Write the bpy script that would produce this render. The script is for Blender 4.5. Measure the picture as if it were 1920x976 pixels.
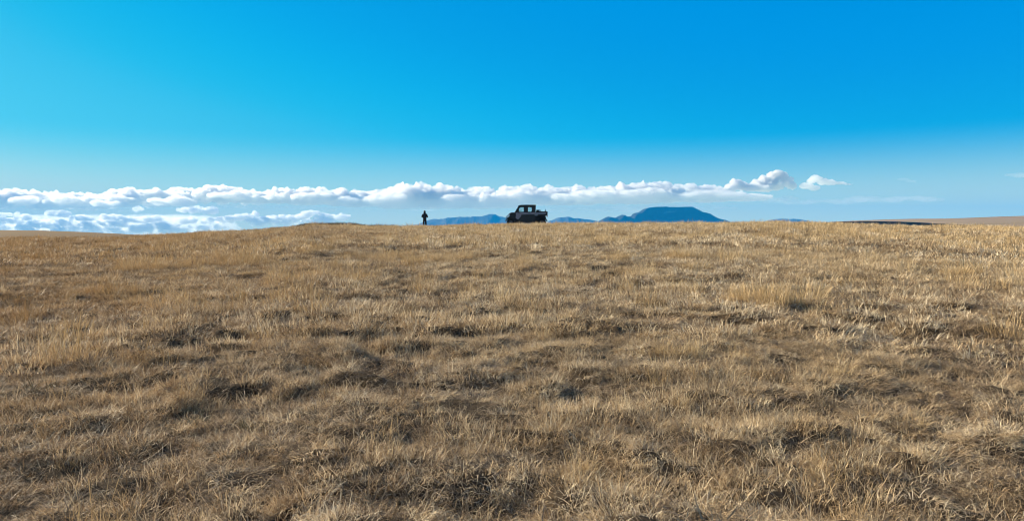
import bpy, bmesh, math, random
import numpy as np
from mathutils import Vector, Matrix, Euler

# ------------------------------------------------------------------ scene
scene = bpy.context.scene
for o in list(bpy.data.objects):
    bpy.data.objects.remove(o)
C = scene.collection
EYE = 1.65
SUN_AZ, SUN_EL = -62.0, 21.0        # degrees left of the view direction / above the horizon
cam = bpy.data.objects.new('camera', bpy.data.cameras.new('camera'))
C.objects.link(cam); scene.camera = cam
cam.location = (0, 0, EYE)
cam.rotation_euler = (math.radians(90 - 1.92), 0, 0)
cam.data.sensor_width = 36; cam.data.lens = 25.7
cam.data.clip_start = 0.05; cam.data.clip_end = 200000

w = bpy.data.worlds.new('World'); scene.world = w; w.use_nodes = True
nt = w.node_tree; bg = nt.nodes['Background']
sky = nt.nodes.new('ShaderNodeTexSky'); sky.sky_type = 'NISHITA'; sky.sun_disc = False
sky.air_density = 1.0; sky.dust_density = 0.2; sky.ozone_density = 6.0
sky.sun_elevation = math.radians(SUN_EL); sky.sun_rotation = math.radians(SUN_AZ)
SKY = 0.1
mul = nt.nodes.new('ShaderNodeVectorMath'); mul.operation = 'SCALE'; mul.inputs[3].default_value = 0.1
cur = nt.nodes.new('ShaderNodeRGBCurve')                # deep, polarised high plains blue
def setcurve(c, pts):
    c.points[0].location = pts[0]; c.points[1].location = pts[-1]
    for p in pts[1:-1]: c.points.new(*p)
mp = cur.mapping; mp.use_clip = False
setcurve(mp.curves[0], [(0, 0), (.11, .0), (.2, .014), (.25, .05), (.4, .125), (.57, .33), (1, .80)])
setcurve(mp.curves[1], [(0, 0), (.2, .28), (.24, .31), (.39, .49), (.68, .70), (1, .9)])
setcurve(mp.curves[2], [(0, 0), (.2, .5), (.39, .73), (.48, .74), (.6, .79), (.76, .82), (1, .9)])
mp.update()
nt.links.new(sky.outputs[0], mul.inputs[0]); nt.links.new(mul.outputs[0], cur.inputs['Color'])
tcw = nt.nodes.new('ShaderNodeTexCoord'); sxyz = nt.nodes.new('ShaderNodeSeparateXYZ'); nt.links.new(tcw.outputs['Generated'], sxyz.inputs[0])
def wmap(a, b):
    q = nt.nodes.new('ShaderNodeMapRange'); q.interpolation_type = 'SMOOTHSTEP'
    q.inputs['From Min'].default_value = a; q.inputs['From Max'].default_value = b; nt.links.new(sxyz.outputs[2], q.inputs[0]); return q.outputs[0]
def wmix(f, a, b):
    q = nt.nodes.new('ShaderNodeMix'); q.data_type = 'RGBA'; nt.links.new(f, q.inputs[0]); nt.links.new(a, q.inputs[6])
    if hasattr(b, 'links'): nt.links.new(b, q.inputs[7])
    else: q.inputs[7].default_value = b
    return q.outputs[2]
horizon = wmap(.135, -.02)                                # pale air low over the horizon
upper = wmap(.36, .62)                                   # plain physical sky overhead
lowc = wmix(horizon, cur.outputs[0], (1.05, 1.10, .68, 1))
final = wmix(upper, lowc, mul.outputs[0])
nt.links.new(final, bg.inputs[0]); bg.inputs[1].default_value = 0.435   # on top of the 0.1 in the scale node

sun = bpy.data.objects.new('sun', bpy.data.lights.new('sun', 'SUN')); C.objects.link(sun)
sun.data.energy = 5.0; sun.data.angle = math.radians(0.5); sun.data.color = (1.0, 0.85, 0.62)
_a, _e = math.radians(SUN_AZ), math.radians(SUN_EL)
sd = Vector((math.sin(_a) * math.cos(_e), math.cos(_a) * math.cos(_e), math.sin(_e)))   # towards the sun
sun.rotation_euler = (-sd).to_track_quat('-Z', 'Y').to_euler()
sun.location = (0, 0, 50)
scene.view_settings.view_transform = 'Standard'; scene.view_settings.look = 'None'
scene.view_settings.exposure = 1.26; scene.view_settings.gamma = 1.0
scene.view_settings.use_curve_mapping = False
cy = scene.cycles
cy.max_bounces = 24; cy.diffuse_bounces = 2; cy.glossy_bounces = 2; cy.transmission_bounces = 4
cy.transparent_max_bounces = 8; cy.volume_bounces = 7
cy.use_denoising = True; cy.filter_width = 1.05
scene.render.film_transparent = False

F = 1371.0; HOR = 442.0                  # reading of the photograph: focal length and horizon row in its pixels
def ratio(px, py):                       # lateral and vertical slope of the ray through a pixel
    return (px - 960) / F, (HOR - py) / F
def place(px, py, Y):
    a, b = ratio(px, py); return a * Y, Y, EYE + b * Y

# ------------------------------------------------------------------ helpers
def tag(o, label=None, cat=None, group=None, kind=None):
    if label: o['label'] = label
    if cat: o['category'] = cat
    if group: o['group'] = group
    if kind: o['kind'] = kind
    return o
def empty(name, loc, rz=0):
    o = bpy.data.objects.new(name, None); C.objects.link(o); o.location = loc; o.rotation_euler = (0, 0, rz)
    o.empty_display_size = .1
    return o
def link_mesh(name, me, mat=None, parent=None, smooth=False):
    o = bpy.data.objects.new(name, me); C.objects.link(o)
    if mat is not None: me.materials.append(mat)
    if parent is not None: o.parent = parent
    if smooth:
        me.polygons.foreach_set('use_smooth', [True] * len(me.polygons))
    return o
def fast_mesh(name, V, Q):
    """V (n,3) floats, Q (m,4) or (m,3) ints"""
    me = bpy.data.meshes.new(name); V = np.asarray(V, np.float32); Q = np.asarray(Q, np.int32)
    me.vertices.add(len(V)); me.vertices.foreach_set('co', V.ravel())
    k = Q.shape[1]
    me.loops.add(Q.size); me.loops.foreach_set('vertex_index', Q.ravel())
    me.polygons.add(len(Q)); me.polygons.foreach_set('loop_start', np.arange(len(Q), dtype=np.int32) * k)
    me.update(calc_edges=True); me.validate()
    return me

def _hash(i, j, k, seed):
    i = np.asarray(i).astype(np.int64); j = np.asarray(j).astype(np.int64); k = np.asarray(k).astype(np.int64)
    h = (i * 374761393 + j * 668265263 + k * 2147483647 + seed * 1274126177) & 0xffffffff
    h = ((h ^ (h >> 13)) * 1274126177) & 0xffffffff
    h = ((h ^ (h >> 16)) * 2246822519) & 0xffffffff
    h = h ^ (h >> 13)
    return (h & 0xffffff) / float(0xffffff) * 2 - 1
def noise2(x, y, seed=0):
    xi = np.floor(x); yi = np.floor(y); fx = x - xi; fy = y - yi
    u = fx * fx * fx * (fx * (fx * 6 - 15) + 10); v = fy * fy * fy * (fy * (fy * 6 - 15) + 10)
    a = _hash(xi, yi, 0, seed); b = _hash(xi + 1, yi, 0, seed); c = _hash(xi, yi + 1, 0, seed); d = _hash(xi + 1, yi + 1, 0, seed)
    return (a * (1 - u) + b * u) * (1 - v) + (c * (1 - u) + d * u) * v
def noise3(x, y, z, seed=0):
    zi = np.floor(z); fz = z - zi; q = fz * fz * (3 - 2 * fz)
    xi = np.floor(x); yi = np.floor(y); fx = x - xi; fy = y - yi
    u = fx * fx * (3 - 2 * fx); v = fy * fy * (3 - 2 * fy)
    r = []
    for kz in (zi, zi + 1):
        a = _hash(xi, yi, kz, seed); b = _hash(xi + 1, yi, kz, seed); c = _hash(xi, yi + 1, kz, seed); d = _hash(xi + 1, yi + 1, kz, seed)
        r.append((a * (1 - u) + b * u) * (1 - v) + (c * (1 - u) + d * u) * v)
    return r[0] * (1 - q) + r[1] * q
def fbm2(x, y, seed=0, oct=4, gain=.5):
    s = 0; a = 1; t = 0
    for k in range(oct):
        s = s + a * noise2(x * 2 ** k + 17.3 * k, y * 2 ** k - 9.1 * k, seed + k); t += a; a *= gain
    return s / t
def sstep(a, b, x):
    t = np.clip((x - a) / (b - a), 0, 1); return t * t * (3 - 2 * t)

# ------------------------------------------------------------------ material helpers
def new_mat(name):
    m = bpy.data.materials.new(name); m.use_nodes = True
    return m, m.node_tree, m.node_tree.nodes['Principled BSDF']
def simple(name, col, rough=.5, metal=0., bump=0., spec=.5, var=.12, vscale=6.):
    m, t, p = new_mat(name)
    p.inputs['Roughness'].default_value = rough; p.inputs['Metallic'].default_value = metal
    p.inputs['Specular IOR Level'].default_value = spec
    tc = t.nodes.new('ShaderNodeTexCoord'); n = t.nodes.new('ShaderNodeTexNoise'); n.inputs['Scale'].default_value = vscale
    n.inputs['Detail'].default_value = 4
    t.links.new(tc.outputs['Object'], n.inputs['Vector'])
    mx = t.nodes.new('ShaderNodeMix'); mx.data_type = 'RGBA'
    mx.inputs[6].default_value = tuple(c * (1 - var) for c in col) + (1,)
    mx.inputs[7].default_value = tuple(min(1, c * (1 + var)) for c in col) + (1,)
    t.links.new(n.outputs['Fac'], mx.inputs[0]); t.links.new(mx.outputs[2], p.inputs['Base Color'])
    if bump:
        b = t.nodes.new('ShaderNodeBump'); b.inputs['Strength'].default_value = bump; b.inputs['Distance'].default_value = .01
        t.links.new(n.outputs['Fac'], b.inputs['Height']); t.links.new(b.outputs[0], p.inputs['Normal'])
    return m
def ramp(t, fac, stops):
    r = t.nodes.new('ShaderNodeValToRGB'); el = r.color_ramp.elements
    el[0].position, el[0].color = stops[0][0], tuple(stops[0][1]) + (1,)
    el[1].position, el[1].color = stops[-1][0], tuple(stops[-1][1]) + (1,)
    for pos, c in stops[1:-1]:
        e = el.new(pos); e.color = tuple(c) + (1,)
    t.links.new(fac, r.inputs[0]); return r.outputs[0]
def pos_noise(t, scale, detail=3, rough=.5, stretch=(1, 1, 1)):
    g = t.nodes.new('ShaderNodeNewGeometry')
    v = t.nodes.new('ShaderNodeVectorMath'); v.operation = 'MULTIPLY'; v.inputs[1].default_value = stretch
    n = t.nodes.new('ShaderNodeTexNoise'); n.inputs['Scale'].default_value = scale; n.inputs['Detail'].default_value = detail
    n.inputs['Roughness'].default_value = rough
    t.links.new(g.outputs['Position'], v.inputs[0]); t.links.new(v.outputs[0], n.inputs['Vector'])
    return n.outputs['Fac']
def mixc(t, f, a, b, mode='MIX'):
    m = t.nodes.new('ShaderNodeMix'); m.data_type = 'RGBA'; m.blend_type = mode
    for sock, v in ((m.inputs[0], f), (m.inputs[6], a), (m.inputs[7], b)):
        if hasattr(v, 'links'): t.links.new(v, sock)
        elif isinstance(v, (int, float)): sock.default_value = v
        else: sock.default_value = tuple(v) + (1,)
    return m.outputs[2]
def mathn(t, op, a, b=None, clamp=False):
    m = t.nodes.new('ShaderNodeMath'); m.operation = op; m.use_clamp = clamp
    for sock, v in ((m.inputs[0], a), (m.inputs[1], b)):
        if v is None: continue
        if hasattr(v, 'links'): t.links.new(v, sock)
        else: sock.default_value = v
    return m.outputs[0]

# ------------------------------------------------------------------ the ground
# skyline of the near rise, read off the photograph (pixel column, row of the soil line)
SKY_PX = [(-900, 470), (-300, 452), (0, 446), (150, 444), (235, 443), (300, 438), (400, 432), (480, 429), (545, 424),
          (585, 418.5), (640, 418), (700, 420), (760, 421.5), (830, 421), (900, 420), (960, 419), (1050, 418.5), (1150, 418),
          (1300, 417), (1450, 416.5), (1600, 420), (1700, 423), (1920, 428), (2400, 434), (3200, 440)]
_u = np.array([math.atan((p[0] - 960) / F) for p in SKY_PX])
_s = np.array([(HOR - p[1] - 5.5) / F * math.cos(math.atan((p[0] - 960) / F)) for p in SKY_PX])
R0, KK = 46.0, 0.00085
RC = math.sqrt(R0 * R0 + EYE / KK)
CST = (EYE + KK * (RC - R0) ** 2) / RC
UX, UY = place(988, 424, 67.0)[:2]                 # where the vehicle stands
PX_, PY_ = place(796.5, 419, 74.0)[:2]             # where the person stands
def base_height(x, y):
    r = np.hypot(x, y) + 1e-6; az = np.arctan2(x, y)
    s = np.interp(az, _u, _s)
    back = sstep(1.0, 2.2, np.abs(az)); s = s * (1 - back) - .012 * back
    # smooth the kinks of the skyline away from the crest itself
    a = s + CST
    z = a * r
    roll = KK * np.clip(r - R0, 0, 60) ** 2 + np.clip(r - R0 - 60, 0, None) * KK * 120
    z = z - roll
    # settle on to the plain beyond
    lo = -4.0
    z = np.where(r > 95, lo + (z - lo) * np.exp(-np.clip(r - 95, 0, None) / 60.) , z)
    z = np.where(r > 95, np.maximum(z, lo), z)
    # a slight hollow where the vehicle is parked
    z = z + .02 * np.exp(-(((x - UX) / 4.0) ** 2 + ((y - UY - 1.0) / 3.2) ** 2))
    # broad undulation, none right at the camera
    z = z + .10 * fbm2(x / 7., y / 7., 3, 2) * sstep(2, 12, r) * (1 - sstep(70, 110, r))
    return z
def hummock(x, y):
    """tussocky relief, 0..1 mound mask: elongated mounds left by grazing and frost"""
    wx = x + .35 * noise2(x * 1.3, y * 1.3, 31); wy = y + .35 * noise2(x * 1.3 + 5, y * 1.3, 32)
    n = noise2(wx / .66, wy / .40, 11) * .5 + noise2(wx / .30, wy / .21, 12) * .5
    return sstep(-.30, .42, n)
def height(x, y):
    r = np.hypot(x, y)
    z = base_height(x, y)
    rough_patch = .35 + .65 * sstep(-.3, .4, noise2(x / 3.1, y / 2.6, 21))
    fade = 1 - .4 * sstep(25, 60, r); fade = fade * (1 - sstep(90, 130, r))
    z = z + (hummock(x, y) - .5) * .15 * rough_patch * fade
    z = z + .032 * noise2(x / .21, y / .18, 14) * (1 - sstep(15, 35, r))
    return z

az_f = np.radians(np.arange(-50, 50.01, .28)); az_b = np.radians(np.arange(53, 308, 3.0))
az = np.concatenate([az_f, az_b]); NA = len(az)
rr = [.25]
while rr[-1] < 130: rr.append(rr[-1] * (1.0085 if rr[-1] > 2.2 else 1.05))
while rr[-1] < 23000: rr.append(rr[-1] * 1.09)
rr = np.array(rr); NR = len(rr)
A, R = np.meshgrid(az, rr); X = R * np.sin(A); Y = R * np.cos(A)
Z = height(X, Y)
V = np.concatenate([np.stack([X.ravel(), Y.ravel(), Z.ravel()], 1), [[0, 0, float(height(np.zeros(1), np.zeros(1))[0])]]])
i, j = np.meshgrid(np.arange(NR - 1), np.arange(NA), indexing='ij'); j2 = (j + 1) % NA
Q = np.stack([i * NA + j, i * NA + j2, (i + 1) * NA + j2, (i + 1) * NA + j], -1).reshape(-1, 4)[:, ::-1]
# centre fan as degenerate-free quads replaced by triangles in a second pass
me = bpy.data.meshes.new('ground')
me.vertices.add(len(V)); me.vertices.foreach_set('co', V.astype(np.float32).ravel())
tri = np.stack([np.full(NA, len(V) - 1), np.arange(NA), (np.arange(NA) + 1) % NA], 1)[:, ::-1]
loops = np.concatenate([Q.ravel(), tri.ravel()]).astype(np.int32)
ls = np.concatenate([np.arange(len(Q)) * 4, len(Q) * 4 + np.arange(NA) * 3]).astype(np.int32)
me.loops.add(len(loops)); me.loops.foreach_set('vertex_index', loops)
me.polygons.add(len(ls)); me.polygons.foreach_set('loop_start', ls)
me.update(calc_edges=True); me.validate()
m, t, p = new_mat('thatch_soil')
p.inputs['Roughness'].default_value = .95; p.inputs['Specular IOR Level'].default_value = .1
fine = pos_noise(t, 30, 5, .7); med = pos_noise(t, 1.6, 4, .6); big = pos_noise(t, .06, 4, .6)
c1 = ramp(t, fine, [(.3, (.028, .020, .014)), (.55, (.065, .048, .032)), (.75, (.17, .13, .09))])
c2 = mixc(t, mathn(t, 'MULTIPLY', med, .4), c1, (.10, .068, .038))
c3 = mixc(t, ramp(t, big, [(.4, (0, 0, 0)), (.6, (.4, .4, .4))]), c2, (.15, .105, .055))
t.links.new(c3, p.inputs['Base Color'])
b = t.nodes.new('ShaderNodeBump'); b.inputs['Strength'].default_value = .8; b.inputs['Distance'].default_value = .03
t.links.new(fine, b.inputs['Height']); t.links.new(b.outputs[0], p.inputs['Normal'])
ground = tag(link_mesh('ground', me, m, smooth=True), kind='structure')

# ------------------------------------------------------------------ far terrain
def ridge_mesh(name, prof, Y0, depth, base_z, mat, nx=240, ny=24, rough=0., seed=5, front=None):
    """hill whose crest line passes through PROF (pixel column,row) at distance Y0, with real depth"""
    px = np.linspace(prof[0][0], prof[-1][0], nx); py = np.interp(px, [q[0] for q in prof], [q[1] for q in prof])
    xs = (px - 960) / F * Y0; zs = EYE + (HOR - py) / F * Y0
    zs = np.maximum(zs, base_z + .01)
    tt = np.linspace(-1, 1, ny)
    Xg, Tg = np.meshgrid(xs, tt); Zc = np.tile(zs, (ny, 1))
    Yg = Y0 + Tg * depth
    g = np.cos(np.clip(np.abs(Tg), 0, 1) * math.pi / 2) ** 1.3
    gul = rough * (Zc - base_z) * fbm2(Xg / (depth * .28), Yg / (depth * .5), seed, 4) * np.minimum(1, np.abs(Tg) * 4)
    Zg = base_z + (Zc - base_z) * g + gul * g
    Zg[0] = base_z - 5; Zg[-1] = base_z - 5
    Vv = np.stack([Xg.ravel(), Yg.ravel(), Zg.ravel()], 1)
    i, j = np.meshgrid(np.arange(ny - 1), np.arange(nx - 1), indexing='ij')
    Qq = np.stack([i * nx + j, i * nx + j + 1, (i + 1) * nx + j + 1, (i + 1) * nx + j], -1).reshape(-1, 4)
    return tag(link_mesh(name, fast_mesh(name, Vv, Qq), mat, smooth=True), kind='structure')

def field_mat(name, cols, scale, stretch, fine_scale=.5):
    m, t, p = new_mat(name); p.inputs['Roughness'].default_value = .95; p.inputs['Specular IOR Level'].default_value = .05
    n = pos_noise(t, scale, 4, .55, stretch); f = pos_noise(t, fine_scale, 4, .6)
    c = ramp(t, n, cols)
    c = mixc(t, mathn(t, 'MULTIPLY', f, .35), c, (.10, .07, .045))
    t.links.new(c, p.inputs['Base Color']); return m
brown = field_mat('dry_slope', [(.35, (.135, .085, .045)), (.5, (.19, .125, .065)), (.65, (.24, .165, .09))], .012, (1, .5, 1), .25)
ridge_mesh('hillside', [(-900, 470), (-500, 448), (-300, 438), (-120, 432.5), (0, 431), (60, 431.5), (120, 433.5), (180, 436.5), (235, 440), (290, 444), (350, 450)],
           330, 150, -6, brown, rough=.03)
farm = field_mat('farmland', [(.34, (.25, .185, .125)), (.42, (.38, .29, .17)), (.55, (.42, .31, .22)), (.62, (.33, .23, .16)), (.66, (.15, .11, .09))],
                 .0016, (.5, 3.2, 1), .02)
ridge_mesh('far_ridge', [(1560, 416), (1600, 413.4), (1650, 411.8), (1720, 411.2), (1790, 409), (1850, 406.5), (1920, 404.5), (2050, 402), (2300, 403), (2700, 412), (3000, 425)],
           2600, 1500, -8, farm, rough=.04, seed=8)

rockm = field_mat('mesa_rock', [(.35, (.02, .03, .035)), (.5, (.03, .038, .042)), (.64, (.045, .05, .052)), (.74, (.24, .25, .26))], .0022, (1, 1, 2.5), .02)
# flat topped butte
def mesa():
    Y0 = 16000.
    prof = [(1112, 420), (1125, 413), (1131, 410), (1138.6, 406.7), (1146, 407.6), (1153.4, 408), (1159, 405.4), (1163, 403.4), (1167.5, 402), (1171, 404.2), (1173.8, 405.6), (1182.3, 405.6),
            (1184.5, 402.6), (1187.8, 400), (1192, 398.8), (1197, 398), (1202, 394.8), (1207, 391.6), (1209.7, 391), (1217, 389.2), (1223.8, 388.4), (1245.6, 388.2),
            (1247, 388.7), (1270, 388.7), (1282, 388.2), (1295.6, 388.3), (1298.8, 390), (1308, 394), (1316, 398), (1323, 399.2), (1330, 400.5), (1336, 403.6), (1344, 408), (1353.4, 411.5),
            (1366, 416), (1380, 422), (1400, 432)]
    nx, ny = 420, 120
    px = np.linspace(prof[0][0], prof[-1][0], nx); py = np.interp(px, [q[0] for q in prof], [q[1] for q in prof])
    xs = (px - 960) / F * Y0; zs = EYE + (HOR - py) / F * Y0; base = 5.
    D = 650.; tt = np.linspace(-1, 1, ny)
    Xg, Tg = np.meshgrid(xs, tt); Yg = Y0 + Tg * D
    xm = (xs[0] + xs[-1]) / 2                                # rounded plan: every slice narrower than the middle one
    Zc = np.interp(xm + (Xg - xm) / np.sqrt(1.001 - .75 * Tg ** 2), xs, zs)
    a = np.abs(Tg)
    wob = .10 * fbm2(Xg / 420., Yg / 900., 7, 4)
    top = 1 - .42 * sstep(.30, .40, a + wob)                 # cap cliff
    g = top * (1 - sstep(.36, 1.0, a + wob * .6) ** .8)
    g = np.where(a < .3, 1, g)
    hi = sstep(300, 600, Zc)
    gs = np.cos(a * math.pi / 2) ** 1.2 * (1 + .25 * fbm2(Xg / 260., Yg / 500., 9, 4) * np.minimum(1, a * 3))
    Zg = base + (Zc - base) * (g * hi + gs * (1 - hi))
    Zg = np.where(a > .02, Zg + 16 * fbm2(Xg / 150., Yg / 300., 10, 4) * (1 - sstep(.0, .02, .02 - a)) * sstep(.3, .45, a), Zg)
    Zg[0] = base - 12; Zg[-1] = base - 12
    Vv = np.stack([Xg.ravel(), Yg.ravel(), Zg.ravel()], 1)
    i, j = np.meshgrid(np.arange(ny - 1), np.arange(nx - 1), indexing='ij')
    Qq = np.stack([i * nx + j, i * nx + j + 1, (i + 1) * nx + j + 1, (i + 1) * nx + j], -1).reshape(-1, 4)
    return tag(link_mesh('mesa', fast_mesh('mesa', Vv, Qq), rockm), kind='structure')
mesa()
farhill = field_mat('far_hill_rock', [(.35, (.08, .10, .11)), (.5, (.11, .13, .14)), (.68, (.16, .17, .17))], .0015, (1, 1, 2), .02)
ridge_mesh('far_mountains', [(770, 424), (790, 418), (800, 414), (812.5, 412), (831, 410.4), (840, 407.7), (851.7, 407.9), (863, 406.4), (875, 407.1), (894, 407.3), (904, 406),
                             (911, 403.4), (916.7, 401.5), (922, 402), (927.5, 402.6), (933, 405.4), (941, 405.8), (948, 407.7), (965, 410), (990, 413), (1020, 418)],
           22500, 2200, 5, farhill, rough=.3, seed=3)
ridge_mesh('far_foothills', [(1010, 420), (1035, 412.5), (1041, 409.6), (1047.5, 407.6), (1055, 408.7), (1072, 410), (1086, 409.7), (1100, 410.6), (1120, 413.7), (1150, 420)],
           21000, 2000, 5, farhill, rough=.3, seed=4)
ridge_mesh('far_knolls', [(1430, 420), (1447, 413), (1455, 410.9), (1462, 410.2), (1472, 411.2), (1485, 410.2), (1495, 410.8), (1510, 413), (1530, 420)],
           22000, 1800, 5, farhill, rough=.3, seed=6)

# ------------------------------------------------------------------ haze
def box_mesh(name, x0, x1, y0, y1, z0, z1):
    V = [(x, y, z) for z in (z0, z1) for y in (y0, y1) for x in (x0, x1)]
    Q = [(0, 2, 3, 1), (4, 5, 7, 6), (0, 1, 5, 4), (2, 6, 7, 3), (0, 4, 6, 2), (1, 3, 7, 5)]
    return fast_mesh(name, V, Q)
hm = bpy.data.materials.new('haze'); hm.use_nodes = True; t = hm.node_tree; t.nodes.remove(t.nodes['Principled BSDF'])
pv = t.nodes.new('ShaderNodeVolumePrincipled'); t.links.new(pv.outputs[0], t.nodes['Material Output'].inputs['Volume'])
pv.inputs['Color'].default_value = (.01, .385, .97, 1); pv.inputs['Density'].default_value = 3.7e-5
pv.inputs['Anisotropy'].default_value = .0
tag(link_mesh('haze', box_mesh('haze', -25500, 25500, -25000, 25200, -17, 1020), hm), kind='stuff')

# ------------------------------------------------------------------ clouds
YC = 58000.
UPP = YC / F                                         # metres per photo pixel at the clouds
def ico(sub):
    bm = bmesh.new(); bmesh.ops.create_icosphere(bm, subdivisions=sub, radius=1)
    v = np.array([q.co[:] for q in bm.verts]); f = np.array([[x.index for x in q.verts] for q in bm.faces]); bm.free(); return v, f
IV, IF = ico(2)
def cloud_mat(name, dens):
    m = bpy.data.materials.new(name); m.use_nodes = True; t = m.node_tree; t.nodes.remove(t.nodes['Principled BSDF'])
    pv = t.nodes.new('ShaderNodeVolumePrincipled'); t.links.new(pv.outputs[0], t.nodes['Material Output'].inputs['Volume'])
    pv.inputs['Color'].default_value = (1, 1, 1, 1); pv.inputs['Density'].default_value = dens; pv.inputs['Anisotropy'].default_value = .5
    return m
def cloud(name, blobs, mat, vox, disp, seed=0, YC=58000.):
    """blobs: (px, py, rx_px, rz_px, dy_px) in photo pixels at distance YC -> one lumpy closed body"""
    vs, fs = [], []; UPP = YC / F
    for k, (px, py, rx, rz, dy) in enumerate(blobs):
        x, y, z = place(px, py, YC); y += dy * UPP
        v = IV * np.array([rx, max(rx, rz) * 1.1, rz]) * UPP + np.array([x, y, z])
        fs.append(IF + len(vs) * len(IV)); vs.append(v)
    me = fast_mesh(name + '_raw', np.concatenate(vs), np.concatenate(fs))
    tmp = bpy.data.objects.new('tmp', me); C.objects.link(tmp)
    md = tmp.modifiers.new('r', 'REMESH'); md.mode = 'VOXEL'; md.voxel_size = vox
    dg = bpy.context.evaluated_depsgraph_get(); ev = tmp.evaluated_get(dg)
    me2 = bpy.data.meshes.new_from_object(ev); bpy.data.objects.remove(tmp); bpy.data.meshes.remove(me)
    n = len(me2.vertices); co = np.empty(n * 3, np.float32); me2.vertices.foreach_get('co', co); co = co.reshape(-1, 3).astype(float)
    no = np.empty(n * 3, np.float32); me2.vertex_normals.foreach_get('vector', no); no = no.reshape(-1, 3)
    d = 0
    for q, (sc, am) in enumerate(((900, 1.), (420, .5), (210, .4), (120, .22))):
        nn = noise3(co[:, 0] / sc, co[:, 1] / sc, co[:, 2] / (sc * .75), seed + q)
        d = d + (1 - 2 * np.abs(nn)) * am            # billowy: rounded outside, creased inside
    co += no * ((d - .5) * disp)[:, None]
    me2.vertices.foreach_set('co', co.astype(np.float32).ravel()); me2.update()
    me2.materials.clear()
    o = link_mesh(name, me2, mat, smooth=True)
    return o
rng = random.Random(4)
TOP = [(-160, 360), (-60, 366), (0, 362), (40, 359), (60, 358), (80, 361), (110, 367), (140, 363), (165, 369), (200, 365), (235, 358), (255, 357), (275, 362), (295, 360), (315, 355), (330, 354),
       (350, 362), (380, 359), (400, 353), (420, 351), (438, 356), (455, 356), (480, 363), (500, 362), (520, 357), (545, 361), (562, 353), (575, 358), (600, 357), (630, 358), (660, 361), (700, 363),
       (725, 357), (745, 350), (775, 345), (792, 347), (805, 356), (822, 350), (845, 353), (865, 352), (880, 356), (905, 352), (925, 361), (945, 352), (965, 355), (985, 352), (998, 352), (1008, 358), (1030, 354),
       (1050, 358), (1070, 353), (1095, 353), (1115, 356), (1135, 349), (1145, 356), (1160, 347), (1180, 352), (1193, 344), (1205, 345), (1220, 346), (1235, 347), (1255, 347), (1268, 355), (1285, 348),
       (1310, 353), (1335, 351), (1360, 358), (1385, 362)]
txs = [q[0] for q in TOP]; tys = [q[1] for q in TOP]
blobs = []
BX = [-150, 60, 120, 200, 330, 400, 520, 700, 760, 950, 1000, 1200, 1350, 1400]
BZ = [386, 386, 391, 388, 384, 378, 379, 386, 389, 389, 384, 379, 376, 373]
x = -150.
while x < 1375:                                       # caps of very different sizes, drawn out sideways
    ty = float(np.interp(x, txs, tys)); r = 2.2 + 7.5 * rng.random() ** 2.5
    if x > 1240: r *= .6
    blobs.append((x, ty + r, r * rng.uniform(1.2, 2.6), r, rng.uniform(-25, 45)))
    x += r * rng.uniform(.5, 1.6)
x = -150.
while x < 470:                                        # broken left part: ragged middle with openings
    ty = float(np.interp(x, txs, tys)); base = float(np.interp(x, BX, BZ)) + rng.uniform(-3, 2)
    top_ = ty + rng.uniform(3, 9); hgt = max(2.5, (base - top_) * rng.uniform(.3, 1.0))
    if rng.random() > .25: blobs.append((x, rng.uniform(top_ + hgt / 2, max(top_ + hgt / 2, base - hgt / 2)), rng.uniform(12, 34), hgt / 2, rng.uniform(-45, 45)))
    x += rng.uniform(6, 11)
body = []
x = 430.
while x < 1400:                                       # long smooth grey body with a flat base
    ty = float(np.interp(x, txs, tys)); base = float(np.interp(x, BX, BZ))
    h_ = (base - ty - 5) / 2 * rng.uniform(.65, 1.0)
    if x > 1250: h_ *= .8
    body.append((x, base - max(2, h_) + rng.uniform(-1.5, .5), rng.uniform(26, 55), max(2, h_), rng.uniform(-40, 10)))
    x += rng.uniform(9, 16)
for x0, x1 in ((-40, 60), (90, 175), (230, 275), (330, 380)):
    for k in range(5): body.append((x0 + (x1 - x0) * (k + rng.random()) / 5, rng.uniform(376, 385), rng.uniform(12, 26), rng.uniform(2.4, 4.6), rng.uniform(-90, -40)))
cm = cloud_mat('cloud_vapour', .0042); cb = cloud_mat('cloud_body_vapour', .0035); cs = cloud_mat('thin_cloud_vapour', .0040); cw = cloud_mat('veil_vapour', .00022)
tag(cloud('cloud_bank', blobs, cm, 62, 260, 1), kind='stuff')
tag(cloud('cloud_shelf', body, cb, 90, 170, 2), kind='stuff')
# low cloud layers near the horizon on the left
lowb = []
def puff_row(pts, r0, r1, sx=3.0):
    for x0, y0, x1, y1, n in pts:
        for k in range(int(n * 1.5)):
            f = (k / 1.5 + rng.random() * .8) / n; r = r0 + (r1 - r0) * rng.random() ** 1.7
            lowb.append((x0 + (x1 - x0) * f, y0 + (y1 - y0) * f + rng.uniform(-1.5, 1.5), r * rng.uniform(1, sx), r, rng.uniform(-12, 12)))
puff_row([(0, 413, 40, 418, 8), (30, 409, 60, 406, 4), (55, 417, 175, 421, 20), (60, 422, 170, 429, 14), (170, 428, 240, 430, 8), (200, 408, 235, 409, 6), (135, 408, 170, 410, 4),
          (335, 393, 400, 394, 10), (395, 394, 402, 398, 2), (262, 392, 270, 393, 2), (330, 415, 365, 413, 8), (270, 423, 330, 420, 8), (380, 415, 470, 408, 14), (430, 412, 480, 403, 8), (470, 412, 560, 408, 13),
          (556, 409, 582, 401, 6), (590, 408, 622, 405, 6), (628, 410, 655, 406, 5), (470, 418, 620, 414, 18), (300, 432, 420, 426, 14), (-60, 424, 60, 428, 14), (60, 432, 250, 436, 24), (-40, 400, 30, 403, 8), (235, 414, 300, 410, 8), (90, 399, 130, 401, 5), (250, 430, 330, 426, 12), (180, 417, 240, 421, 10)], 1.8, 5.6)
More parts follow.
